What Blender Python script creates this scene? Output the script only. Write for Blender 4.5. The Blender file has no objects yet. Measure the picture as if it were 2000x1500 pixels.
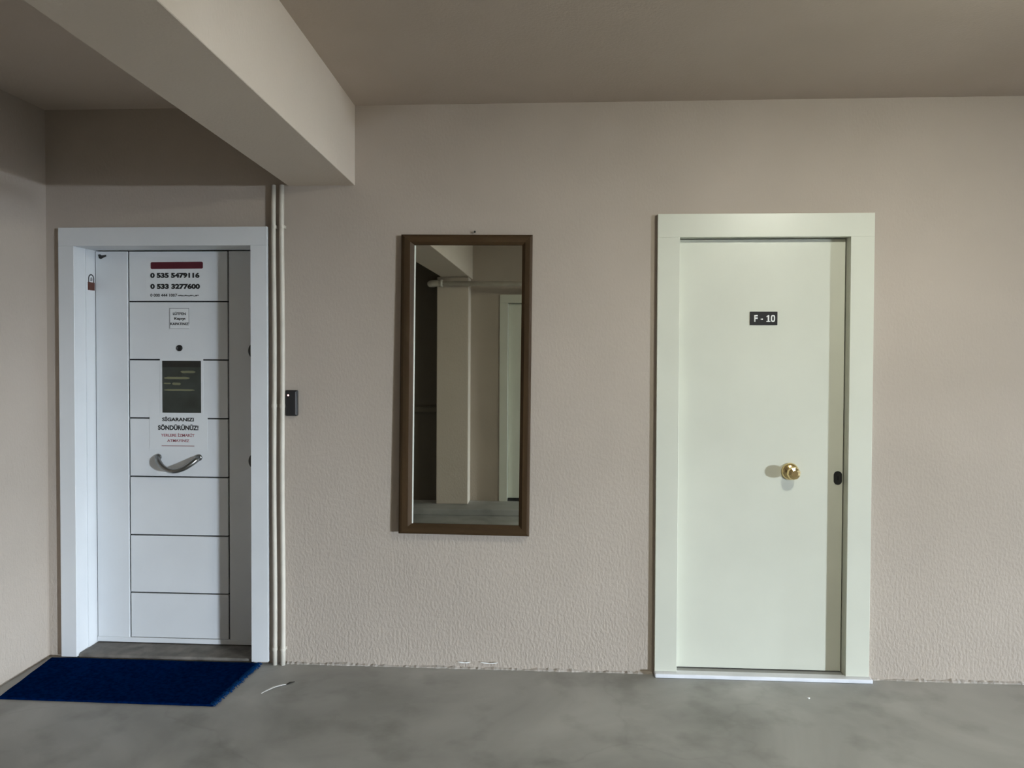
import bpy, bmesh, math, random
from mathutils import Vector, Matrix, noise

random.seed(7)
sc = bpy.context.scene
col = sc.collection

# ---------------------------------------------------------------- camera
cam_d = bpy.data.cameras.new('camera')
cam = bpy.data.objects.new('camera', cam_d)
col.objects.link(cam)
sc.camera = cam
F_PX = 1500.0
YAW, PITCH, ROLL, CAM_H, PP_Y = -0.05796, 0.02026, 0.0038, 1.4908, 710.7
cam_d.sensor_fit = 'HORIZONTAL'
cam_d.sensor_width = 36.0
cam_d.lens = 36.0 * F_PX / 2000.0
cam_d.shift_y = -(750.0 - PP_Y) / 2000.0
cam_d.clip_start = 0.02
fwd = Vector((math.sin(YAW) * math.cos(PITCH), math.cos(YAW) * math.cos(PITCH), -math.sin(PITCH)))
rgt = Vector((math.cos(YAW), -math.sin(YAW), 0))
up = rgt.cross(fwd)
r2 = rgt * math.cos(ROLL) + up * math.sin(ROLL)
u2 = up * math.cos(ROLL) - rgt * math.sin(ROLL)
cam.matrix_world = Matrix(((r2.x, u2.x, -fwd.x, 0), (r2.y, u2.y, -fwd.y, -3.53),
                           (r2.z, u2.z, -fwd.z, CAM_H), (0, 0, 0, 1)))

# ---------------------------------------------------------------- sky, exposure
world = bpy.data.worlds.new('overcast_sky')
sc.world = world
world.use_nodes = True
bg = world.node_tree.nodes['Background']
bg.inputs['Color'].default_value = (0.78, 0.90, 1.03, 1)
bg.inputs['Strength'].default_value = 1450.0
LAMP_STRENGTH = 195.0
LAMP_COLOR = (0.99, 1.0, 0.86, 1)
sc.view_settings.view_transform = 'Standard'
sc.view_settings.look = 'None'
sc.view_settings.gamma = 1.0
sc.view_settings.exposure = 0.12
sc.view_settings.use_curve_mapping = False


# ---------------------------------------------------------------- helpers
def tag(o, label=None, cat=None, group=None, kind=None):
    if label: o['label'] = label
    if cat: o['category'] = cat
    if group: o['group'] = group
    if kind: o['kind'] = kind
    return o


def empty(name, loc=(0, 0, 0)):
    o = bpy.data.objects.new(name, None)
    o.location = loc
    col.objects.link(o)
    return o


def obj(name, bm, mat, parent=None, smooth=False):
    me = bpy.data.meshes.new(name)
    bmesh.ops.recalc_face_normals(bm, faces=bm.faces)
    bm.to_mesh(me)
    bm.free()
    if smooth:
        for p in me.polygons: p.use_smooth = True
    me.materials.append(mat)
    o = bpy.data.objects.new(name, me)
    col.objects.link(o)
    if parent is not None:
        o.parent = parent
        w = Vector((0, 0, 0))
        q = parent
        while q is not None:
            w += q.location
            q = q.parent
        me.transform(Matrix.Translation(-w))
    return o


def box(bm, x0, x1, y0, y1, z0, z1, bev=0.0, seg=2):
    r = bmesh.ops.create_cube(bm, size=1.0)
    vs = r['verts']
    for v in vs:
        v.co = Vector((x0 + (v.co.x + .5) * (x1 - x0), y0 + (v.co.y + .5) * (y1 - y0), z0 + (v.co.z + .5) * (z1 - z0)))
    if bev > 0:
        es = list({e for v in vs for e in v.link_edges})
        bmesh.ops.bevel(bm, geom=es, offset=bev, segments=seg, profile=.5, affect='EDGES')


def bx(*a, **k):
    bm = bmesh.new()
    box(bm, *a, **k)
    return bm


def tube(bm, pts, r, n=12, cap=True, rs=None):
    pts = [Vector(p) for p in pts]
    rings = []
    prev = None
    for i, p in enumerate(pts):
        a = pts[max(i - 1, 0)]
        b = pts[min(i + 1, len(pts) - 1)]
        t = (b - a).normalized()
        if prev is None:
            ref = Vector((0, 0, 1)) if abs(t.z) < .9 else Vector((1, 0, 0))
            u = t.cross(ref).normalized()
        else:
            u = (prev - t * prev.dot(t)).normalized()
        prev = u
        w = t.cross(u)
        rr = rs[i] if rs else r
        rings.append([bm.verts.new(p + (u * math.cos(2 * math.pi * k / n) + w * math.sin(2 * math.pi * k / n)) * rr) for k in range(n)])
    for a, b in zip(rings, rings[1:]):
        for k in range(n):
            bm.faces.new((a[k], a[(k + 1) % n], b[(k + 1) % n], b[k]))
    if cap:
        bm.faces.new(rings[0][::-1])
        bm.faces.new(rings[-1])


def lathe_y(bm, cx, y, cz, prof, n=32, rot=0.0):
    """prof: (radius, distance out of the wall); axis runs along -y"""
    rings = []
    for r, d in prof:
        rings.append([bm.verts.new((cx + r * math.cos(rot + 2 * math.pi * k / n), y - d, cz + r * math.sin(rot + 2 * math.pi * k / n))) for k in range(n)])
    for a, b in zip(rings, rings[1:]):
        for k in range(n):
            bm.faces.new((a[k], a[(k + 1) % n], b[(k + 1) % n], b[k]))
    bm.faces.new(rings[0][::-1])
    bm.faces.new(rings[-1])


def lathe_z(bm, cx, cy, prof, n=40):
    rings = [[bm.verts.new((cx + r * math.cos(2 * math.pi * k / n), cy + r * math.sin(2 * math.pi * k / n), z)) for k in range(n)] for r, z in prof]
    for a, b in zip(rings, rings[1:]):
        for k in range(n):
            bm.faces.new((a[k], a[(k + 1) % n], b[(k + 1) % n], b[k]))
    bm.faces.new(rings[0][::-1])
    bm.faces.new(rings[-1])


def poly_y(bm, pts, y0, y1):
    """prism with an x-z outline between y0 (front) and y1"""
    a = [bm.verts.new((x, y0, z)) for x, z in pts]
    b = [bm.verts.new((x, y1, z)) for x, z in pts]
    bm.faces.new(a)
    bm.faces.new(b[::-1])
    n = len(pts)
    for i in range(n):
        bm.faces.new((a[i], b[i], b[(i + 1) % n], a[(i + 1) % n]))


def lettering(name, s, x0, x1, z0, z1, y, mat, parent, bold=0.0):
    cu = bpy.data.curves.new('t', 'FONT')
    cu.body = s
    cu.size = 1.0
    cu.offset = bold
    cu.resolution_u = 4
    to = bpy.data.objects.new('t', cu)
    col.objects.link(to)
    dg = bpy.context.evaluated_depsgraph_get()
    me = bpy.data.meshes.new_from_object(to.evaluated_get(dg))
    bpy.data.objects.remove(to)
    bpy.data.curves.remove(cu)
    bm = bmesh.new()
    bm.from_mesh(me)
    bpy.data.meshes.remove(me)
    xs = [v.co.x for v in bm.verts]
    ys = [v.co.y for v in bm.verts]
    ax, bxx, ay, by = min(xs), max(xs), min(ys), max(ys)
    for v in bm.verts:
        v.co = Vector((x0 + (v.co.x - ax) / (bxx - ax) * (x1 - x0), y, z0 + (v.co.y - ay) / (by - ay) * (z1 - z0)))
    bmesh.ops.recalc_face_normals(bm, faces=bm.faces)
    ext = bmesh.ops.extrude_face_region(bm, geom=list(bm.faces))
    for g in ext['geom']:
        if isinstance(g, bmesh.types.BMVert): g.co.y -= 0.0006
    return obj(name, bm, mat, parent)


# ---------------------------------------------------------------- materials
def mat(name, color, rough=.6, metal=0.0, spec=.5):
    m = bpy.data.materials.new(name)
    m.use_nodes = True
    b = m.node_tree.nodes['Principled BSDF']
    b.inputs['Base Color'].default_value = (*color, 1)
    b.inputs['Roughness'].default_value = rough
    b.inputs['Metallic'].default_value = metal
    b.inputs['Specular IOR Level'].default_value = spec
    return m


def nodes(m):
    return m.node_tree.nodes, m.node_tree.links, m.node_tree.nodes['Principled BSDF']


def noise_color(m, c0, c1, scale, detail=5, lo=.35, hi=.65, vec_scale=None, dist=0.0):
    N, L, b = nodes(m)
    tc = N.new('ShaderNodeTexCoord')
    src = tc.outputs['Object']
    if vec_scale:
        mp = N.new('ShaderNodeMapping')
        mp.inputs['Scale'].default_value = vec_scale
        L.new(src, mp.inputs['Vector'])
        src = mp.outputs['Vector']
    n = N.new('ShaderNodeTexNoise')
    n.inputs['Scale'].default_value = scale
    n.inputs['Detail'].default_value = detail
    n.inputs['Distortion'].default_value = dist
    L.new(src, n.inputs['Vector'])
    r = N.new('ShaderNodeValToRGB')
    r.color_ramp.elements[0].position = lo
    r.color_ramp.elements[1].position = hi
    r.color_ramp.elements[0].color = (*c0, 1)
    r.color_ramp.elements[1].color = (*c1, 1)
    L.new(n.outputs['Fac'], r.inputs['Fac'])
    L.new(r.outputs['Color'], b.inputs['Base Color'])
    return src, r


def noise_bump(m, scale, strength, dist=.002, detail=3, vec_scale=None):
    N, L, b = nodes(m)
    tc = N.new('ShaderNodeTexCoord')
    src = tc.outputs['Object']
    if vec_scale:
        mp = N.new('ShaderNodeMapping')
        mp.inputs['Scale'].default_value = vec_scale
        L.new(src, mp.inputs['Vector'])
        src = mp.outputs['Vector']
    n = N.new('ShaderNodeTexNoise')
    n.inputs['Scale'].default_value = scale
    n.inputs['Detail'].default_value = detail
    L.new(src, n.inputs['Vector'])
    bp = N.new('ShaderNodeBump')
    bp.inputs['Strength'].default_value = strength
    bp.inputs['Distance'].default_value = dist
    L.new(n.outputs['Fac'], bp.inputs['Height'])
    if b.inputs['Normal'].is_linked:
        L.new(b.inputs['Normal'].links[0].from_socket, bp.inputs['Normal'])
    L.new(bp.outputs['Normal'], b.inputs['Normal'])
    return bp, n


M = {}


def plaster(name, c0, c1, rough_low=True):
    m = mat(name, c0, .85, spec=.25)
    noise_color(m, c0, c1, 1.6, 4, .3, .7)
    bp, n = noise_bump(m, 95, .30, .0042, 5, (1, 1, .55))
    noise_bump(m, 5, .10, .008, 2)
    if rough_low:                         # render is coarser near the ground
        N, L, b = nodes(m)
        tc = N.new('ShaderNodeTexCoord')
        sp = N.new('ShaderNodeSeparateXYZ')
        L.new(tc.outputs['Object'], sp.inputs[0])
        mr = N.new('ShaderNodeMapRange')
        mr.inputs['From Min'].default_value = 0.1
        mr.inputs['From Max'].default_value = 1.3
        mr.inputs['To Min'].default_value = 1.0
        mr.inputs['To Max'].default_value = .22
        L.new(sp.outputs['Z'], mr.inputs['Value'])
        L.new(mr.outputs[0], bp.inputs['Strength'])
    return m


M['wall'] = plaster('beige_plaster', (.42, .362, .307), (.465, .402, .342))
M['ceiling'] = plaster('brown_ceiling_paint', (.51, .435, .365), (.555, .475, .405), False)
M['beam'] = plaster('beam_plaster', (.635, .557, .475), (.67, .592, .51), False)

m = M['floor'] = mat('grey_concrete', (.3, .3, .29), .62, spec=.35)
noise_color(m, (.285, .285, .272), (.47, .47, .455), 1.7, 10, .3, .72, dist=.8)
noise_bump(m, 40, .12, .002, 6)
noise_bump(m, 3, .10, .01, 3)
N, L, b = nodes(m)
base = b.inputs['Base Color'].links[0].from_socket
tc = N.new('ShaderNodeTexCoord')
n2 = N.new('ShaderNodeTexNoise')
n2.inputs['Scale'].default_value = 4.2
n2.inputs['Detail'].default_value = 6
L.new(tc.outputs['Object'], n2.inputs['Vector'])
rp = N.new('ShaderNodeValToRGB')
rp.color_ramp.elements[0].position = .52
rp.color_ramp.elements[0].color = (1, 1, 1, 1)
rp.color_ramp.elements[1].position = .78
rp.color_ramp.elements[1].color = (.66, .66, .64, 1)
L.new(n2.outputs['Fac'], rp.inputs['Fac'])
vo = N.new('ShaderNodeTexVoronoi')       # hairline cracks
vo.feature = 'DISTANCE_TO_EDGE'
vo.inputs['Scale'].default_value = .55
nw = N.new('ShaderNodeTexNoise')
nw.inputs['Scale'].default_value = 3
nw.inputs['Detail'].default_value = 4
L.new(tc.outputs['Object'], nw.inputs['Vector'])
va = N.new('ShaderNodeMixRGB')
va.blend_type = 'ADD'
va.inputs['Fac'].default_value = .35
L.new(tc.outputs['Object'], va.inputs[1])
L.new(nw.outputs['Color'], va.inputs[2])
L.new(va.outputs[0], vo.inputs['Vector'])
rc = N.new('ShaderNodeValToRGB')
rc.color_ramp.elements[0].position = 0.0
rc.color_ramp.elements[0].color = (.93, .93, .925, 1)
rc.color_ramp.elements[1].position = .006
rc.color_ramp.elements[1].color = (1, 1, 1, 1)
L.new(vo.outputs['Distance'], rc.inputs['Fac'])
mx = N.new('ShaderNodeMixRGB'); mx.blend_type = 'MULTIPLY'; mx.inputs['Fac'].default_value = 1
L.new(base, mx.inputs[1]); L.new(rp.outputs['Color'], mx.inputs[2])
mx2 = N.new('ShaderNodeMixRGB'); mx2.blend_type = 'MULTIPLY'; mx2.inputs['Fac'].default_value = 1
L.new(mx.outputs[0], mx2.inputs[1]); L.new(rc.outputs['Color'], mx2.inputs[2])
L.new(mx2.outputs[0], b.inputs['Base Color'])

M['ground'] = mat('outdoor_paving', (.42, .42, .40), .9)
noise_color(M['ground'], (.42, .41, .38), (.50, .49, .455), 1.5)

m = M['white'] = mat('white_lacquer', (.70, .72, .74), .42)
noise_color(m, (.66, .675, .69), (.70, .715, .73), 3)
m = M['cream'] = mat('pale_green_white_paint', (.74, .76, .66), .35)
noise_color(m, (.61, .615, .53), (.645, .65, .56), 2.5)
noise_bump(m, 160, .05, .001)
M['groove'] = mat('dark_groove', (.012, .012, .013), .9)
M['black'] = mat('black_plastic', (.012, .012, .012), .45)
M['blackshiny'] = mat('dark_plastic_casing', (.018, .018, .02), .28)
M['greyprint_glint'] = mat('grey_print_and_highlight', (.22, .22, .23), .35)  # sticker print, and the painted highlight on the card reader
M['paper'] = mat('white_paper', (.69, .705, .715), .7)
M['paper2'] = mat('white_card', (.72, .735, .74), .6)
M['ink'] = mat('black_ink', (.012, .012, .012), .8)
M['red'] = mat('dark_red_print', (.075, .002, .010), .7)
M['redtext'] = mat('faded_red_print', (.36, .13, .15), .8)
M['pinkline'] = mat('faded_pink_print', (.34, .22, .22), .8)
m = M['poster'] = mat('dark_grey_green_poster', (.03, .034, .028), .45)
noise_color(m, (.022, .025, .02), (.038, .045, .038), 9)
M['posterhead'] = mat('near_black_print', (.012, .012, .009), .5)
M['yellowprint'] = mat('dull_yellow_green_print', (.16, .16, .09), .6)
m = M['wood'] = mat('dark_brown_wood', (.075, .045, .022), .6, spec=.2)
noise_color(m, (.030, .0165, .006), (.066, .037, .015), 14, 6, .3, .7, (1, 1, .06), .5)
noise_bump(m, 60, .15, .001, 3, (1, 1, .06))
m = M['woodh'] = mat('dark_brown_wood_rail', (.075, .045, .022), .6, spec=.2)
noise_color(m, (.030, .0165, .006), (.066, .037, .015), 14, 6, .3, .7, (.06, 1, 1), .5)
M['mirror'] = mat('mirror_silver', (.58, .585, .53), .015, 1.0)
M['edgeglint'] = mat('painted_edge_glint', (.85, .86, .80), .3)  # pale colour stands for the glint along the mirror glass
m = M['brass'] = mat('polished_brass', (.80, .63, .32), .2, 1.0)
m = M['steel'] = mat('brushed_steel', (.27, .27, .26), .30, 1.0)
M['darksteel'] = mat('dark_steel', (.06, .06, .055), .35, .7)
m = M['pipe'] = mat('painted_conduit', (.60, .56, .48), .5)
noise_color(m, (.56, .52, .445), (.64, .60, .52), 8)
M['led'] = mat('red_led', (.9, .2, .2), .3)
N, L, b = nodes(M['led'])
b.inputs['Emission Color'].default_value = (1, .45, .42, 1)
b.inputs['Emission Strength'].default_value = 3.0
m = M['mat'] = mat('navy_carpet', (.0, .006, .036), 1.0, spec=0)
noise_color(m, (.0, .006, .040), (.0, .013, .072), 60, 4)
noise_bump(m, 420, .8, .004, 2)
m = M['matedge'] = mat('blue_carpet_edge', (.0, .028, .11), .95, spec=.1)
noise_bump(m, 300, .8, .004, 2)
m = M['sill'] = mat('white_marble_sill', (.78, .79, .84), .35)
noise_color(m, (.74, .75, .80), (.82, .83, .88), 12, 6)
m = M['tile'] = mat('worn_brown_threshold', (.16, .145, .125), .7)
noise_color(m, (.10, .092, .08), (.22, .20, .175), 14, 8, .3, .7)
noise_bump(m, 50, .3, .002, 5)
m = M['mortar'] = mat('rough_mortar', (.42, .40, .375), .95)
noise_color(m, (.34, .31, .275), (.44, .39, .345), 30, 5)
noise_bump(m, 90, .8, .005, 4)
M['graysill'] = mat('grey_threshold', (.34, .345, .34), .7)
M['rust'] = mat('rust_brown_print', (.085, .026, .016), .7)
M['sketch'] = mat('grey_print', (.05, .05, .052), .7)
M['scrapwhite'] = mat('torn_white_paper', (.85, .85, .83), .8)
M['scrapdark'] = mat('dry_brown_leaf', (.035, .032, .028), .9)
M['dark'] = mat('dark_brown_matt', (.10, .085, .065), .8)
M['lampglow'] = mat('lit_opal_diffuser', (.9, .9, .85), .4)
N, L, b = nodes(M['lampglow'])
b.inputs['Emission Color'].default_value = LAMP_COLOR
b.inputs['Emission Strength'].default_value = LAMP_STRENGTH
M['lampbody'] = mat('white_lamp_housing', (.75, .75, .73), .5)


# ---------------------------------------------------------------- the setting
CEIL = 2.611
XL, XR = -2.427, 14.0
YO = -4.05                     # opposite wall
YS = -24.0                     # street wall
XO = 2.6                       # end of the opposite wall
LX0, LX1, LZ = -2.276, -1.425, 1.965      # left door opening inside the casing
RX0, RX1, RZ = 0.553, 1.305, 1.994        # right door opening


def struct(name, bm, m, label, parent=None):
    o = obj(name, bm, m, parent)
    if parent is None: tag(o, label, kind='structure')
    return o


struct('floor', bx(-6, 40.2, YS, .30, -.15, 0), M['floor'], 'mottled grey concrete floor')
bm = bx(-6, XR + .2, YS - .2, .34, CEIL, CEIL + .2)
box(bm, XR + .2, 40.2, YS - .2, YO, CEIL, CEIL + .2)
struct('ceiling', bm, M['ceiling'], 'dim brownish painted ceiling slab')

# back wall with two door holes
def wall_with_holes(x0, x1, z1, y0, y1, holes):
    xs = sorted({x0, x1} | {h[0] for h in holes} | {h[1] for h in holes})
    zs = sorted({0.0, z1} | {h[2] for h in holes} | {h[3] for h in holes})
    bm = bmesh.new()
    vc = {}

    def V(x, y, z):
        k = (round(x, 5), round(y, 5), round(z, 5))
        if k not in vc: vc[k] = bm.verts.new((x, y, z))
        return vc[k]

    def solid(i, j):
        if i < 0 or j < 0 or i >= len(xs) - 1 or j >= len(zs) - 1: return False
        cx, cz = (xs[i] + xs[i + 1]) / 2, (zs[j] + zs[j + 1]) / 2
        return not any(h[0] < cx < h[1] and h[2] < cz < h[3] for h in holes)

    for i in range(len(xs) - 1):
        for j in range(len(zs) - 1):
            if not solid(i, j): continue
            a, b_, c, d = xs[i], xs[i + 1], zs[j], zs[j + 1]
            bm.faces.new((V(a, y0, c), V(b_, y0, c), V(b_, y0, d), V(a, y0, d)))
            bm.faces.new((V(a, y1, c), V(a, y1, d), V(b_, y1, d), V(b_, y1, c)))
            if not solid(i - 1, j): bm.faces.new((V(a, y0, c), V(a, y0, d), V(a, y1, d), V(a, y1, c)))
            if not solid(i + 1, j): bm.faces.new((V(b_, y0, c), V(b_, y1, c), V(b_, y1, d), V(b_, y0, d)))
            if not solid(i, j - 1): bm.faces.new((V(a, y0, c), V(a, y1, c), V(b_, y1, c), V(b_, y0, c)))
            if not solid(i, j + 1): bm.faces.new((V(a, y0, d), V(b_, y0, d), V(b_, y1, d), V(a, y1, d)))
    return bm


struct('wall_back', wall_with_holes(XL - .2, XR, CEIL, 0, .30,
       [(LX0 - .02, LX1 + .02, 0, LZ + .02), (RX0 - .02, RX1 + .02, 0, RZ + .02)]), M['wall'],
       'beige plastered wall with the two doors and the mirror')
struct('light_block_rear', bx(XL - .2, XR, .30, .34, -.15, CEIL), M['dark'], 'dark plate added behind the doors to block light leaks')  # added plate, stops sky light leaking around the door leaves
struct('light_block_front', bx(XL, XO - .2, YO - .24, YO - .2, 0, CEIL), M['dark'], 'dark plate added behind the far door to block light leaks')  # unseen plate, added to keep sky light out of the far door hole
struct('wall_left', bx(XL - .2, XL, YO - .2, 0, 0, CEIL), M['wall'], 'plain beige side wall beside the blue mat')
struct('wall_front', wall_with_holes(XL, XO, CEIL, YO - .2, YO, [(-.49, .36, .06, 2.06)]), M['wall'],
       'beige wall across the passage, seen in the mirror')
struct('wall_return', bx(XO - .2, XO, YS, YO - .2, 0, CEIL), M['wall'], 'short beige return wall')
OPX0, OPX1, OPZ = 31.2, 34.4, 2.15      # street gate
GY0, GY1, GZ = -2.72, -2.48, 2.35          # unseen slit added at the passage end to light right-facing sides
struct('wall_street', wall_with_holes(XO - .2, 40, CEIL, YS - .2, YS, [(OPX0, OPX1, 0, OPZ)]), M['wall'],
       'beige outer wall with the street opening')
bm = bmesh.new()
box(bm, XR, XR + .2, YO, GY0, 0, CEIL)
box(bm, XR, XR + .2, GY1, .34, 0, CEIL)
box(bm, XR, XR + .2, GY0, GY1, GZ, CEIL)
struct('wall_right', bm, M['wall'], 'beige end wall of the passage with an added daylight slit')
struct('wall_side', bx(XR + .2, 40, YO - .2, YO, 0, CEIL), M['wall'], 'long beige wall of the parking hall')
struct('wall_far', bx(40, 40.2, YS - .2, YO, 0, CEIL), M['wall'], 'beige far end wall of the parking hall')
struct('ground', bx(-60, 150, -150, 60, -.5, -.16), M['ground'], 'pale paving outside the building')

for (loc, rot, sx, sy) in [(((OPX0 + OPX1) / 2, YS - .1, OPZ / 2), (math.pi / 2, 0, 0), OPX1 - OPX0, OPZ),
                           ((XR + .1, (GY0 + GY1) / 2, GZ / 2), (0, math.pi / 2, 0), GZ, GY1 - GY0)]:
    ld = bpy.data.lights.new('daylight_portal', 'AREA')
    ld.shape = 'RECTANGLE'
    ld.size, ld.size_y = sx, sy
    ld.cycles.is_portal = True
    lo = bpy.data.objects.new('daylight_portal', ld)
    lo.location = loc
    lo.rotation_euler = rot
    col.objects.link(lo)

# ceiling beam, slightly askew to the wall
def beam_x(y, right):
    return (-.938 - .036 * y) if right else (-1.253 - .047 * y)


bm = bmesh.new()
YE = YO
va = [(beam_x(0, 0), 0.0), (beam_x(0, 1), 0.0), (beam_x(YE, 1), YE), (beam_x(YE, 0), YE)]
lo_ = [bm.verts.new((x, y, 2.244)) for x, y in va]
hi_ = [bm.verts.new((x, y, CEIL)) for x, y in va]
bm.faces.new(lo_)
bm.faces.new(hi_[::-1])
for i in range(4):
    bm.faces.new((lo_[i], hi_[i], hi_[(i + 1) % 4], lo_[(i + 1) % 4]))
bmesh.ops.bevel(bm, geom=[e for e in bm.edges if all(abs(v.co.z - 2.244) < 1e-4 for v in e.verts) and abs(e.verts[0].co.y - e.verts[1].co.y) > 1],
                offset=.002, segments=1, affect='EDGES')
struct('ceiling_beam', bm, M['beam'], 'thick beige ceiling beam running out from the wall')

# things across the passage, seen in the mirror
struct('kerb_step', bx(XL, XO, YO, -3.60, 0, .06, bev=.006), M['floor'], 'low concrete kerb step along the far wall')
struct('column', bx(-1.115, -.808, YO, -3.85, .06, 2.244, bev=.006), M['beam'], 'square beige column under the beam')
struct('wall_dark_panel', bx(XL, -1.117, YO, YO + .012, .06, 2.60), M['dark'], 'dark brown panel added on the far wall left of the column to cut bounce light')  # added dark panel for the bay's dark space, cuts bounce light
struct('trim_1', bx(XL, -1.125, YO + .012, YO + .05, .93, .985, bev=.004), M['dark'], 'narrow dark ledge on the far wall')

# rough mortar line where the wall meets the floor
def mortar(name, x0, x1, label):
    bm = bmesh.new()
    n = int((x1 - x0) / .012)
    rows = []
    for i in range(n + 1):
        x = x0 + (x1 - x0) * i / n
        a = noise.noise(Vector((x * 9, 1.3, 0)))
        b_ = noise.noise(Vector((x * 55, 4.7, 0)))
        h = max(.003, .009 + .008 * a + .007 * b_)
        d = max(.003, .010 + .006 * b_ + .005 * a)
        rows.append([bm.verts.new(c) for c in ((x, .002, -.002), (x, -d, -.002), (x, -d * .75, h * .45), (x, .002, h))])
    for p, q in zip(rows, rows[1:]):
        for k in range(3):
            bm.faces.new((p[k], p[k + 1], q[k + 1], q[k]))
    bm.faces.new(rows[0]); bm.faces.new(rows[-1][::-1])
    o = obj(name, bm, M['mortar'])
    tag(o, label, kind='structure')


mortar('trim_2', -1.262, .452, 'rough mortar line at the foot of the wall under the mirror')
mortar('trim_3', 1.415, 3.2, 'rough mortar line at the foot of the wall right of the doors')

# ---------------------------------------------------------------- left door (white, grooved)
d1 = empty('door_1', (-1.85, 0, 0))
tag(d1, 'white grooved entrance door with pull handle above the blue mat', kind='structure')
CY = -.025
obj('casing', bx(-2.352, LX0, CY, 0, 0.012, LZ, bev=.0012, seg=1), M['white'], d1)
obj('casing', bx(LX1, -1.345, CY, 0, 0.012, LZ, bev=.0012, seg=1), M['white'], d1)
obj('casing', bx(-2.352, -1.345, CY, 0, LZ, 2.052, bev=.0012, seg=1), M['white'], d1)
for x0, x1, s in ((LX0 - .019, LX0, 1), (LX1, LX1 + .019, -1)):
    bm = bmesh.new()
    if s > 0:
        box(bm, x0, x1 - .004, 0, .07, 0, LZ)
        box(bm, x0, x1, .07, .185, 0, LZ)
    else:
        box(bm, x0 + .004, x1, 0, .07, 0, LZ)
        box(bm, x0, x1, .07, .185, 0, LZ)
    obj('jamb', bm, M['white'], d1)
obj('head_jamb', bx(LX0 - .019, LX1 + .019, 0, .185, LZ, LZ + .019), M['white'], d1)
obj('threshold', bx(LX0, LX1, -.012, .20, .001, .022, bev=.004), M['tile'], d1)
LY = .14
leaf = obj('leaf', bx(LX0 + .002, LX1 - .002, LY + .014, LY + .05, .028, LZ - .003), M['groove'], d1)
g = .0040
GX0, GX1 = -2.105, -1.6035
gz = [LZ - .003, 1.714, 1.428, 1.140, .851, .561, .274, .049]
obj('stile', bx(LX0 + .004, GX0 - g, LY, LY + .02, .05, LZ - .005, bev=.0012, seg=1), M['white'], leaf)
obj('stile', bx(GX1 + g, LX1 - .004, LY, LY + .02, .05, LZ - .005, bev=.0012, seg=1), M['white'], leaf)
for a, b_ in zip(gz, gz[1:]):
    obj('panel', bx(GX0 + g, GX1 - g, LY, LY + .02, b_ + g * .8, a - g * .8, bev=.0012, seg=1), M['white'], leaf)
obj('bottom_rail', bx(LX0 + .002, LX1 - .002, LY - .004, LY + .02, .026, .050, bev=.002), M['white'], leaf)
bm = bmesh.new()
lathe_y(bm, -1.848, LY, 1.486, [(.0155, 0), (.0155, .003), (.012, .005), (.0115, .002), (.004, .0015)], 24)
obj('peephole', bm, M['black'], leaf, True)
for z in (1.474, .935):
    bm = bmesh.new()
    lathe_y(bm, -1.479, LY, z, [(.022, 0), (.022, .008), (.018, .012), (.006, .012)], 24)
    for v in bm.verts: v.co.z = z + (v.co.z - z) * 1.5
    obj('lock_escutcheon', bm, M['darksteel'], leaf, True)
# bow handle
bm = bmesh.new()
n = 25
pts, rs = [], []
hx0, hx1, hz = -1.958, -1.752, .948
for i in range(n):
    t = i / (n - 1)
    s = math.sin(math.pi * t)
    x = hx0 + (hx1 - hx0) * t
    pts.append((x, LY - .004 - .052 * s ** .55, hz - .060 * s ** .8))
    rs.append(.0122 + .0015 * math.cos(2 * math.pi * t))
tube(bm, pts, .01, 14, True, rs)
hd = obj('pull_handle', bm, M['steel'], leaf, True)
tag(hd, 'brushed steel bow pull handle')
for x in (hx0, hx1):
    bm = bmesh.new()
    lathe_y(bm, x, LY, hz, [(.0165, 0), (.0165, .004), (.0135, .009), (.010, .010)], 20)
    obj('rosette', bm, M['steel'], leaf, True)

# ---------------------------------------------------------------- right door (cream, F-10)
d2 = empty('door_2', (.93, 0, 0))
tag(d2, 'plain pale greenish-white door with a brass knob', kind='structure')
CY2 = -.022
obj('casing', bx(.453, RX0, CY2, 0, .020, RZ, bev=.0012, seg=1), M['cream'], d2)
obj('casing', bx(RX1, 1.408, CY2, 0, .020, RZ, bev=.0012, seg=1), M['cream'], d2)
obj('casing', bx(.453, 1.408, CY2, 0, RZ, 2.099, bev=.0012, seg=1), M['cream'], d2)
for x0, x1 in ((RX0 - .019, RX0), (RX1, RX1 + .019)):
    obj('jamb', bx(x0, x1, 0, .09, 0, RZ), M['cream'], d2)
obj('head_jamb', bx(RX0 - .019, RX1 + .019, 0, .09, RZ, RZ + .019), M['cream'], d2)
RY = .033
leaf2 = obj('leaf', bx(RX0 + .001, RX1 - .003, RY, RY + .045, .021, RZ - .003, bev=.0015, seg=1), M['cream'], d2)
obj('threshold', bx(RX0, RX1, -.012, .20, .001, .016), M['graysill'], d2)
obj('sill', bx(.452, 1.415, -.050, 0, .001, .0195, bev=.004), M['sill'], d2)
kx, kz = 1.066, .934
bm = bmesh.new()
lathe_y(bm, kx, RY, kz, [(.039, 0), (.039, .004), (.036, .011), (.028, .017), (.016, .019), (.013, .022)], 40)
kn = obj('door_knob', bm, M['brass'], leaf2, True)
tag(kn, 'shiny brass door knob')
bm = bmesh.new()
lathe_y(bm, kx, RY, kz, [(.012, .018), (.0125, .034), (.022, .041), (.0295, .050), (.0305, .058), (.0265, .067), (.015, .073)], 10, .2)
obj('grip', bm, M['brass'], kn)
bm = bmesh.new()
pts = []
for k in range(32):
    a = 2 * math.pi * k / 32
    pts.append((1.2795 + .0185 * math.cos(a), .907 + (.0125 if math.sin(a) > 0 else -.0125) + .0185 * math.sin(a)))
poly_y(bm, pts, RY - .003, RY)
lk = obj('lock_plate', bm, M['black'], leaf2)
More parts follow.
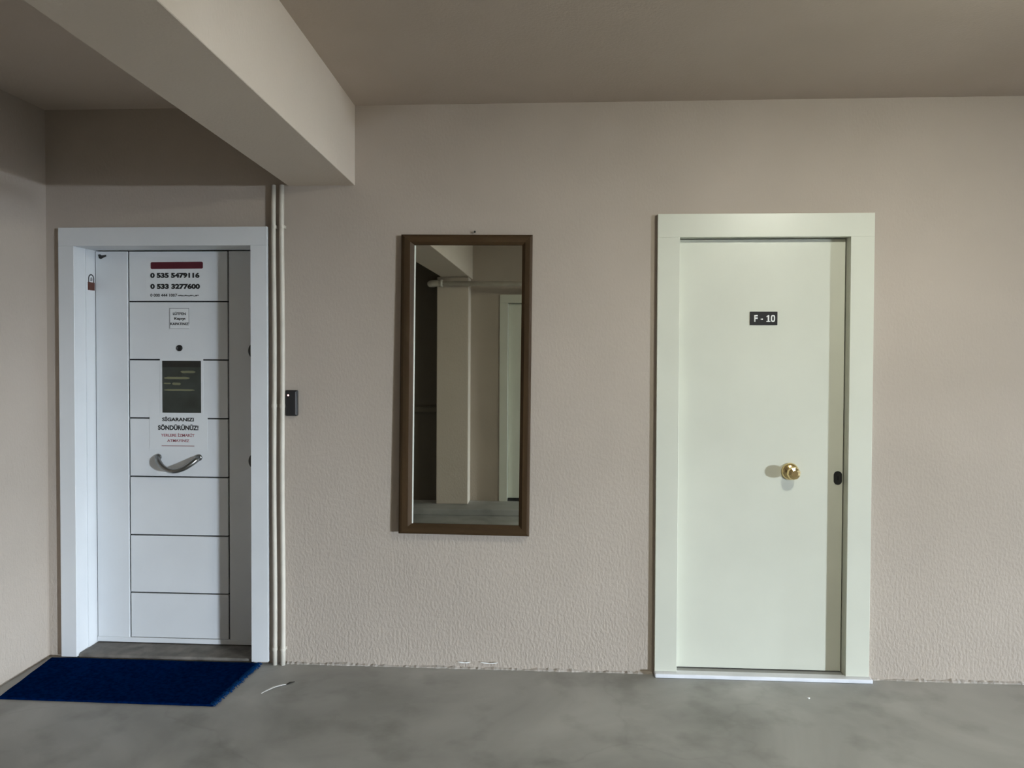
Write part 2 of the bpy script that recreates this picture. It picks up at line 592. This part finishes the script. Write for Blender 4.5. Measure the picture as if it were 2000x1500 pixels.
obj('keyhole', bx(1.276, 1.283, RY - .0036, RY - .002, .897, .915), M['groove'], lk)

# plate with room number
pl = obj('room_number_plate', bx(.879, 1.002, RY - .004, RY, 1.6005, 1.662, bev=.001, seg=1), M['blackshiny'])
tag(pl, 'small black room number plate reading F - 10', 'sign')
lettering('lettering', 'F', .8965, .913, 1.6155, 1.647, RY - .0042, M['scrapwhite'], pl, .035)
lettering('lettering', '-', .926, .9365, 1.6245, 1.6305, RY - .0042, M['scrapwhite'], pl, .02)
bm = bmesh.new()
poly_y(bm, [(.9525, 1.6405), (.960, 1.647), (.9645, 1.647), (.9645, 1.6195), (.9695, 1.6195), (.9695, 1.6155), (.9520, 1.6155), (.9520, 1.6195), (.9580, 1.6195), (.9580, 1.6395), (.9525, 1.6365)], RY - .0048, RY - .0040)
obj('lettering', bm, M['scrapwhite'], pl)
bm = bmesh.new()
def oval(rx, rz, y):
    return [bm.verts.new((.9815 + rx * (abs(math.cos(a)) ** .7) * (1 if math.cos(a) > 0 else -1), y, 1.63125 + rz * (abs(math.sin(a)) ** .7) * (1 if math.sin(a) > 0 else -1))) for a in [2 * math.pi * k / 28 for k in range(28)]]
fo, fi, bo, bi = oval(.0095, .0160, RY - .0048), oval(.0042, .0102, RY - .0048), oval(.0095, .0160, RY - .004), oval(.0042, .0102, RY - .004)
for k in range(28):
    q = (k + 1) % 28
    bm.faces.new((fo[k], fo[q], fi[q], fi[k])); bm.faces.new((bo[k], bi[k], bi[q], bo[q]))
    bm.faces.new((fo[k], bo[k], bo[q], fo[q])); bm.faces.new((fi[k], fi[q], bi[q], bi[k]))
obj('lettering', bm, M['scrapwhite'], pl)

# ---------------------------------------------------------------- notices on the left door
PY = LY - .0012
ph = obj('phone_notice', bx(-2.016, -1.655, PY, LY - .0002, 1.7215, 1.929), M['paper'])
tag(ph, 'white paper notice with a dark red bar and phone numbers', 'notice')
bm = bmesh.new()
pts = []
for cx, cz, a0 in ((-1.735, 1.9015, 0), (-1.984, 1.900, 90), (-1.984, 1.880, 180), (-1.735, 1.8815, 270)):
    for k in range(5):
        a = math.radians(a0 + k * 22.5)
        pts.append((cx + .007 * math.cos(a), cz + .007 * math.sin(a)))
poly_y(bm, pts, PY - .0008, PY)
obj('red_bar', bm, M['red'], ph)
lettering('lettering', '0 535 5479116', -1.993, -1.745, 1.829, 1.855, PY - .0001, M['ink'], ph, .055)
lettering('lettering', '0 533 3277600', -1.993, -1.743, 1.775, 1.801, PY - .0001, M['ink'], ph, .055)
lettering('lettering', '0 000 444 1007', -1.993, -1.858, 1.737, 1.7525, PY - .0001, M['sketch'], ph, .02)
bm = bmesh.new()
for i in range(12):
    x = -1.855 + i * .0088
    z = 1.7425 + .0018 * math.sin(i * 1.9)
    box(bm, x, x + .0092, PY - .0008, PY, z - .0016 - .0012 * (i % 3 == 1), z + .0016 + .001 * (i % 4 == 2))
obj('small_print', bm, M['sketch'], ph)

st = obj('door_sticker', bx(-1.898, -1.797, PY, LY - .0002, 1.577, 1.684, bev=.0005, seg=1), M['paper2'])
tag(st, 'small square white sticker with dark outline above the peephole', 'sticker')
bm = bmesh.new()
t = .0022
box(bm, -1.897, -1.798, PY - .0007, PY, 1.6815 - t, 1.6815)
box(bm, -1.897, -1.798, PY - .0007, PY, 1.580, 1.580 + t * .8)
box(bm, -1.897, -1.897 + t, PY - .0007, PY, 1.583, 1.680)
box(bm, -1.798 - t, -1.798, PY - .0007, PY, 1.603, 1.680)
obj('outline', bm, M['greyprint_glint'], st)
lettering('lettering', 'LÜTFEN', -1.880, -1.815, 1.6475, 1.663, PY - .0001, M['sketch'], st, .03)
lettering('lettering', 'Kapıyı', -1.873, -1.818, 1.621, 1.637, PY - .0001, M['ink'], st, .03)
lettering('lettering', 'KAPATINIZ', -1.893, -1.800, 1.598, 1.611, PY - .0001, M['sketch'], st, .03)

po = obj('dark_poster', bx(-1.947, -1.729, PY, LY - .0002, 1.161, 1.435), M['paper'])
tag(po, 'dark grey-green poster with yellowish lines and a white border', 'poster')
obj('print_field', bx(-1.935, -1.740, PY - .0008, PY, 1.168, 1.423), M['poster'], po)
obj('print_header', bx(-1.935, -1.740, PY - .0010, PY - .0006, 1.392, 1.423), M['posterhead'], po)
bars = [(-1.842, -1.768, 1.369, .0055), (-1.926, -1.797, 1.339, .0060), (-1.928, -1.892, 1.3115, .0035), (-1.885, -1.842, 1.310, .0060), (-1.926, -1.772, 1.2795, .0045)]
for k, (x0, x1, z, h) in enumerate(bars):
    bm = bmesh.new()
    up_, dn_ = [], []
    for i in range(14):
        t = i / 13
        x = x0 + (x1 - x0) * t
        e = min(1, t * 6 + .3, (1 - t) * 6 + .3)
        w = .0012 * noise.noise(Vector((x * 60, k * 3.1, 0)))
        up_.append((x, z + h * e + w)); dn_.append((x, z - h * e + w))
    poly_y(bm, up_ + dn_[::-1], PY - .0014, PY - .0007)
    obj('print_line', bm, M['yellowprint'], po)

no = obj('smoking_notice', bx(-2.001, -1.708, PY - .0003, LY - .0002, .985, 1.160), M['paper'])
tag(no, 'white paper notice with bold black and faded red text above the handle', 'notice')
lettering('lettering', 'SİGARANIZI', -1.937, -1.777, 1.1255, 1.1495, PY - .0004, M['ink'], no, .035)
lettering('lettering', 'SÖNDÜRÜNÜZ!', -1.958, -1.754, 1.0825, 1.1105, PY - .0004, M['ink'], no, .035)
lettering('lettering', 'YERLERE İZMARİT', -1.943, -1.774, 1.050, 1.068, PY - .0004, M['redtext'], no, .02)
lettering('lettering', 'ATMAYINIZ', -1.912, -1.800, 1.024, 1.037, PY - .0004, M['redtext'], no, .02)
obj('underline', bx(-1.940, -1.775, PY - .0009, PY - .0003, 1.0025, 1.0065), M['pinkline'], no)

bm = bmesh.new()
poly_y(bm, [(-2.258, 1.9445), (-2.247, 1.9465), (-2.240, 1.9405), (-2.217, 1.9435), (-2.216, 1.936), (-2.232, 1.929), (-2.243, 1.9225), (-2.252, 1.9265)], LY - .002, LY - .0002)
tag(obj('torn_tape', bm, M['black']), 'small torn piece of black tape at the top corner of the white door', 'tape')

# padlock sticker on the left jamb (faces right)
lx = LX0 + .0006
bm = bmesh.new()
def poly_x(bm, pts, x0, x1):
    a = [bm.verts.new((x0, y, z)) for y, z in pts]
    b_ = [bm.verts.new((x1, y, z)) for y, z in pts]
    bm.faces.new(a); bm.faces.new(b_[::-1])
    for i in range(len(pts)):
        bm.faces.new((a[i], b_[i], b_[(i + 1) % len(pts)], a[(i + 1) % len(pts)]))
pk = empty('padlock_sticker', (LX0, .11, 1.76))
tag(pk, 'padlock sticker with rust-brown body on the white door jamb', 'sticker')
poly_x(bm, [(.083, 1.767), (.1375, 1.767), (.1375, 1.806), (.083, 1.806)], LX0, LX0 + .0012)
obj('lock_body', bm, M['rust'], pk)
bm = bmesh.new()
ou, inn = [], []
for k in range(13):
    a = math.pi * k / 12
    ou.append((.110 + .0235 * math.cos(a), 1.824 + .022 * math.sin(a)))
    inn.append((.110 + .0165 * math.cos(a), 1.824 + .016 * math.sin(a)))
out = [(.1335, 1.806)] + ou + [(.0865, 1.806), (.0935, 1.806)] + inn[::-1] + [(.1265, 1.806)]
poly_x(bm, out, LX0, LX0 + .0012)
obj('shackle', bm, M['sketch'], pk)
bm = bmesh.new()
poly_x(bm, [(.103, 1.812), (.118, 1.812), (.120, 1.823), (.112, 1.832), (.105, 1.826)], LX0, LX0 + .0012)
obj('emblem', bm, M['greyprint_glint'], pk)

# ---------------------------------------------------------------- conduits and card reader
for (x, y, r, lab) in ((-1.3145, -.020, .0105, 'thin beige conduit pipe right beside the white door frame'),
                    (-1.2760, -.020, .0115, 'thin beige conduit pipe between its twin and the card reader')):
    t = empty('conduit_pipe', (x, y, 0))
    tag(t, lab, 'pipe', 'pair of conduits beside the white door')
    bm = bmesh.new()
    k = 24
    pts = [(x + .0016 * math.sin(i * .5), y, 0.0 + 2.244 * i / k) for i in range(k + 1)]
    tube(bm, pts, r, 16)
    obj('tube', bm, M['pipe'], t, True)
    for z in (.075, 1.218, 2.05):
        bm = bmesh.new()
        tube(bm, [(x, y, z - .007), (x, y, z + .007)], r + .002, 16)
        box(bm, x - r - .008, x + r + .001, -.006, 0, z - .007, z + .007)
        obj('clip', bm, M['pipe'], t)
rd = obj('card_reader', bx(-1.262, -1.205, -.022, 0, 1.171, 1.292, bev=.006, seg=3), M['blackshiny'])
tag(rd, 'black card reader box with a glowing red light beside the pipes', 'card reader')
obj('edge_highlight', bx(-1.2135, -1.2105, -.0232, -.015, 1.178, 1.285), M['greyprint_glint'], rd)  # grey strip paints the highlight on the reader's right edge
bm = bmesh.new()
lathe_y(bm, -1.2475, -.021, 1.268, [(.0042, 0), (.0042, .0015), (.003, .0028), (.001, .003)], 16)
obj('indicator_light', bm, M['led'], rd, True)

# ---------------------------------------------------------------- mirror
mr = empty('wall_mirror', (-.424, -.003, .632))
tag(mr, 'tall mirror in a dark brown wooden frame hanging between the doors', 'mirror')
mx0, mx1, mz0, mz1 = -.7255, -.1215, .632, 2.010
fw = .052
iy0, iy1 = -.030, -.002
def frame_piece(outer, inner, m, name='frame_rail'):
    """outer, inner: 2 points each; bevelled profile towards the glass"""
    bm = bmesh.new()
    (a, b_), (c, d) = outer, inner
    lerp = lambda p, q, t: (p[0] + (q[0] - p[0]) * t, p[1] + (q[1] - p[1]) * t)
    prof = [(0, iy1), (0, -.024), (.10, -.028), (.25, -.030), (.70, -.029), (.86, -.024), (1, -.019), (1, iy1)]
    ra = [bm.verts.new((lerp(a, c, t)[0], y, lerp(a, c, t)[1])) for t, y in prof]
    rb = [bm.verts.new((lerp(b_, d, t)[0], y, lerp(b_, d, t)[1])) for t, y in prof]
    nn = len(prof)
    for i in range(nn):
        bm.faces.new((ra[i], ra[(i + 1) % nn], rb[(i + 1) % nn], rb[i]))
    bm.faces.new(ra[::-1]); bm.faces.new(rb)
    return obj(name, bm, m, mr)
O = [(mx0, mz0), (mx1, mz0), (mx1, mz1), (mx0, mz1)]
I = [(mx0 + .062, mz0 + .047), (mx1 - .049, mz0 + .047), (mx1 - .047, mz1 - .047), (mx0 + .060, mz1 - .047)]
frame_piece((O[0], O[1]), (I[0], I[1]), M['woodh'])
frame_piece((O[2], O[3]), (I[2], I[3]), M['woodh'])
frame_piece((O[1], O[2]), (I[1], I[2]), M['wood'])
frame_piece((O[3], O[0]), (I[3], I[0]), M['wood'])
obj('backing', bx(mx0 + .01, mx1 - .01, -.004, -.001, mz0 + .01, mz1 - .01), M['dark'], mr)
obj('glass', bx(mx0 + .05, mx1 - .04, -.014, -.010, mz0 + .04, mz1 - .04), M['mirror'], mr)
obj('glass_edge_glint', bx(mx0 + .0605, mx0 + .0655, -.0195, -.0143, mz0 + .047, mz1 - .049), M['edgeglint'], mr)  # pale strip paints the bright glint on the left glass edge
mr.rotation_euler = (math.radians(-.52), math.radians(.42), math.radians(.27))
mr.location.y = -.012

nl = bmesh.new()
lathe_y(nl, -.377, .004, 2.024, [(.002, 0), (.002, .016), (.005, .017), (.005, .019), (.002, .020)], 12)
tag(obj('picture_nail', nl, M['darksteel']), 'small dark nail in the wall above the mirror frame', 'nail')

# ---------------------------------------------------------------- blue mat
bm = bmesh.new()
cs = [(-2.395, -.030), (-1.385, -.030), (-1.418, -.452), (-2.345, -.446)]
nx, ny = 60, 26
grid = []
for j in range(ny + 1):
    row = []
    for i in range(nx + 1):
        u, v = i / nx, j / ny
        a = Vector(cs[0]).lerp(Vector(cs[1]), u)
        c = Vector(cs[3]).lerp(Vector(cs[2]), u)
        p = a.lerp(c, v)
        w = .0012 * noise.noise(Vector((p.x * 6, p.y * 6, 0)))
        row.append((p.x + .002 * noise.noise(Vector((p.y * 12, 3, 0))), p.y + .002 * noise.noise(Vector((p.x * 12, 7, 0))), .010 + w))
    grid.append(row)
vt = [[bm.verts.new(c) for c in r] for r in grid]
vb = [[bm.verts.new((c[0], c[1], .001)) for c in r] for r in grid]
for j in range(ny):
    for i in range(nx):
        bm.faces.new((vt[j][i], vt[j][i + 1], vt[j + 1][i + 1], vt[j + 1][i]))
        bm.faces.new((vb[j][i], vb[j + 1][i], vb[j + 1][i + 1], vb[j][i + 1]))
for i in range(nx):
    bm.faces.new((vt[0][i], vb[0][i], vb[0][i + 1], vt[0][i + 1]))
    bm.faces.new((vt[ny][i], vt[ny][i + 1], vb[ny][i + 1], vb[ny][i]))
for j in range(ny):
    bm.faces.new((vt[j][0], vt[j + 1][0], vb[j + 1][0], vb[j][0]))
    bm.faces.new((vt[j][nx], vb[j][nx], vb[j + 1][nx], vt[j + 1][nx]))
dm = obj('door_mat', bm, M['mat'])
tag(dm, 'dark blue carpet door mat lying before the white door', 'door mat')
# frayed lighter fibres along the right edge
bm = bmesh.new()
for i in range(260):
    v = random.random()
    ex = Vector(cs[1]).lerp(Vector(cs[2]), v)
    x, y = ex.x + random.uniform(-.012, .002), ex.y
    a = random.uniform(-.6, .6)
    Ln = random.uniform(.008, .020)
    tube(bm, [(x - .004, y, .010), (x + Ln * .5 * math.cos(a), y + Ln * .5 * math.sin(a), random.uniform(.009, .013)), (x + Ln * math.cos(a), y + Ln * math.sin(a), random.uniform(.002, .006))], .0013, 4)
fr = obj('frayed_edge', bm, M['matedge'], dm)
fr['kind'] = 'stuff'

# ---------------------------------------------------------------- litter
def strip(name, pts, w, m, th=.0012):
    bm = bmesh.new()
    rows = []
    for i, (x, y, z) in enumerate(pts):
        a = Vector(pts[max(i - 1, 0)]); b_ = Vector(pts[min(i + 1, len(pts) - 1)])
        t = (b_ - a).normalized()
        s = Vector((-t.y, t.x, 0)).normalized() * w[i] * .5
        p = Vector((x, y, z))
        rows.append([bm.verts.new(c) for c in (p - s, p + s, p + s + Vector((0, 0, th)), p - s + Vector((0, 0, th)))])
    for p, q in zip(rows, rows[1:]):
        for k in range(4):
            bm.faces.new((p[k], p[(k + 1) % 4], q[(k + 1) % 4], q[k]))
    bm.faces.new(rows[0]); bm.faces.new(rows[-1][::-1])
    return obj(name, bm, m)


tag(strip('paper_scrap', [(-1.262, -.321, .001), (-1.245, -.300, .006), (-1.225, -.272, .008), (-1.200, -.244, .006), (-1.186, -.230, .002)],
          [.002, .008, .010, .008, .003], M['scrapwhite']), 'thin white paper scrap on the concrete floor near the mat', 'paper scrap')
tag(strip('dry_leaf', [(-1.185, -.228, .001), (-1.172, -.213, .004), (-1.158, -.198, .001)], [.006, .014, .003], M['scrapdark']),
    'tiny dark dry leaf at the tip of the paper scrap', 'leaf')
for x0, x1, lab in ((-.452, -.392, 'shorter white paint chip at the foot of the wall under the mirror'),
                    (-.345, -.264, 'longer white paint chip at the foot of the wall under the mirror')):
    bm = bmesh.new()
    tube(bm, [(x0 + (x1 - x0) * k / 6, -.008, .033 - .004 * math.sin(math.pi * k / 6)) for k in range(7)], .003, 8, True, [.001, .0025, .003, .002, .003, .0025, .001])
    tag(obj('paint_chip', bm, M['scrapwhite']), lab, 'paint chip', 'paint chips at the wall foot')
bm = bmesh.new()
bmesh.ops.create_icosphere(bm, subdivisions=1, radius=.006)
for v in bm.verts: v.co = Vector((1.08 + v.co.x * (1 + .3 * random.random()), -.215 + v.co.y, .004 + v.co.z * .6))
tag(obj('plaster_crumb', bm, M['scrapwhite']), 'tiny white crumb on the floor before the cream door', 'crumb')

# ---------------------------------------------------------------- across the passage
d3 = empty('door_3', (-.065, YO, .06))
tag(d3, 'pale greenish-white door reflected in the mirror', kind='structure')
yo = YO
obj('casing', bx(-.52, -.44, yo, yo + .022, .06, 2.01, bev=.0012, seg=1), M['cream'], d3)
obj('casing', bx(.31, .39, yo, yo + .022, .06, 2.01, bev=.0012, seg=1), M['cream'], d3)
obj('casing', bx(-.52, .39, yo, yo + .022, 2.01, 2.09, bev=.0012, seg=1), M['cream'], d3)
for x0, x1 in ((-.489, -.44), (.31, .359)):
    obj('jamb', bx(x0, x1, yo - .10, yo, .06, 2.01), M['cream'], d3)
obj('head_jamb', bx(-.489, .359, yo - .10, yo, 2.01, 2.059), M['cream'], d3)
obj('leaf', bx(-.438, .308, yo - .08, yo - .035, .085, 2.005, bev=.0015, seg=1), M['cream'], d3)
obj('threshold', bx(-.44, .31, yo - .2, yo, .061, .075), M['groove'], d3)

hp = empty('horizontal_pipe', (-1.16, -3.78, 2.18))
tag(hp, 'pale horizontal drain pipe with an elbow, seen in the mirror', 'pipe')
bm = bmesh.new()
tube(bm, [(-1.13, -3.80, 2.178), (2.9, -3.80, 2.15)], .025, 18)
obj('tube', bm, M['pipe'], hp, True)
bm = bmesh.new()
pts = []
for k in range(7):
    a = math.pi / 2 * k / 6
    pts.append((-1.12 - .06 * math.sin(a), -3.80 - .06 * (1 - math.cos(a)), 2.178))
pts.append((-1.18, -4.05, 2.19))
tube(bm, [(-1.06, -3.80, 2.178)] + pts, .031, 18)
obj('elbow', bm, M['pipe'], hp, True)
bm = bmesh.new()
tube(bm, [(-1.085, -3.80, 2.178), (-1.055, -3.80, 2.178)], .036, 18)
obj('collar', bm, M['pipe'], hp, True)

# ---------------------------------------------------------------- ceiling lamp above the cream door
lampx, lampy = 1.38, -1.72
lm = empty('ceiling_lamp', (lampx, lampy, CEIL))
tag(lm, 'round white ceiling lamp lighting the cream door', 'lamp')
bm = bmesh.new()
lathe_z(bm, lampx, lampy, [(.130, CEIL - .001), (.150, CEIL - .020), (.185, CEIL - .068), (.180, CEIL - .070), (.145, CEIL - .030), (.05, CEIL - .030)])
obj('base', bm, M['lampbody'], lm, True)
bm = bmesh.new()
lathe_z(bm, lampx, lampy, [(.100, CEIL - .030), (.102, CEIL - .100), (.095, CEIL - .118), (.065, CEIL - .129), (.01, CEIL - .132)])
obj('diffuser', bm, M['lampglow'], lm, True)
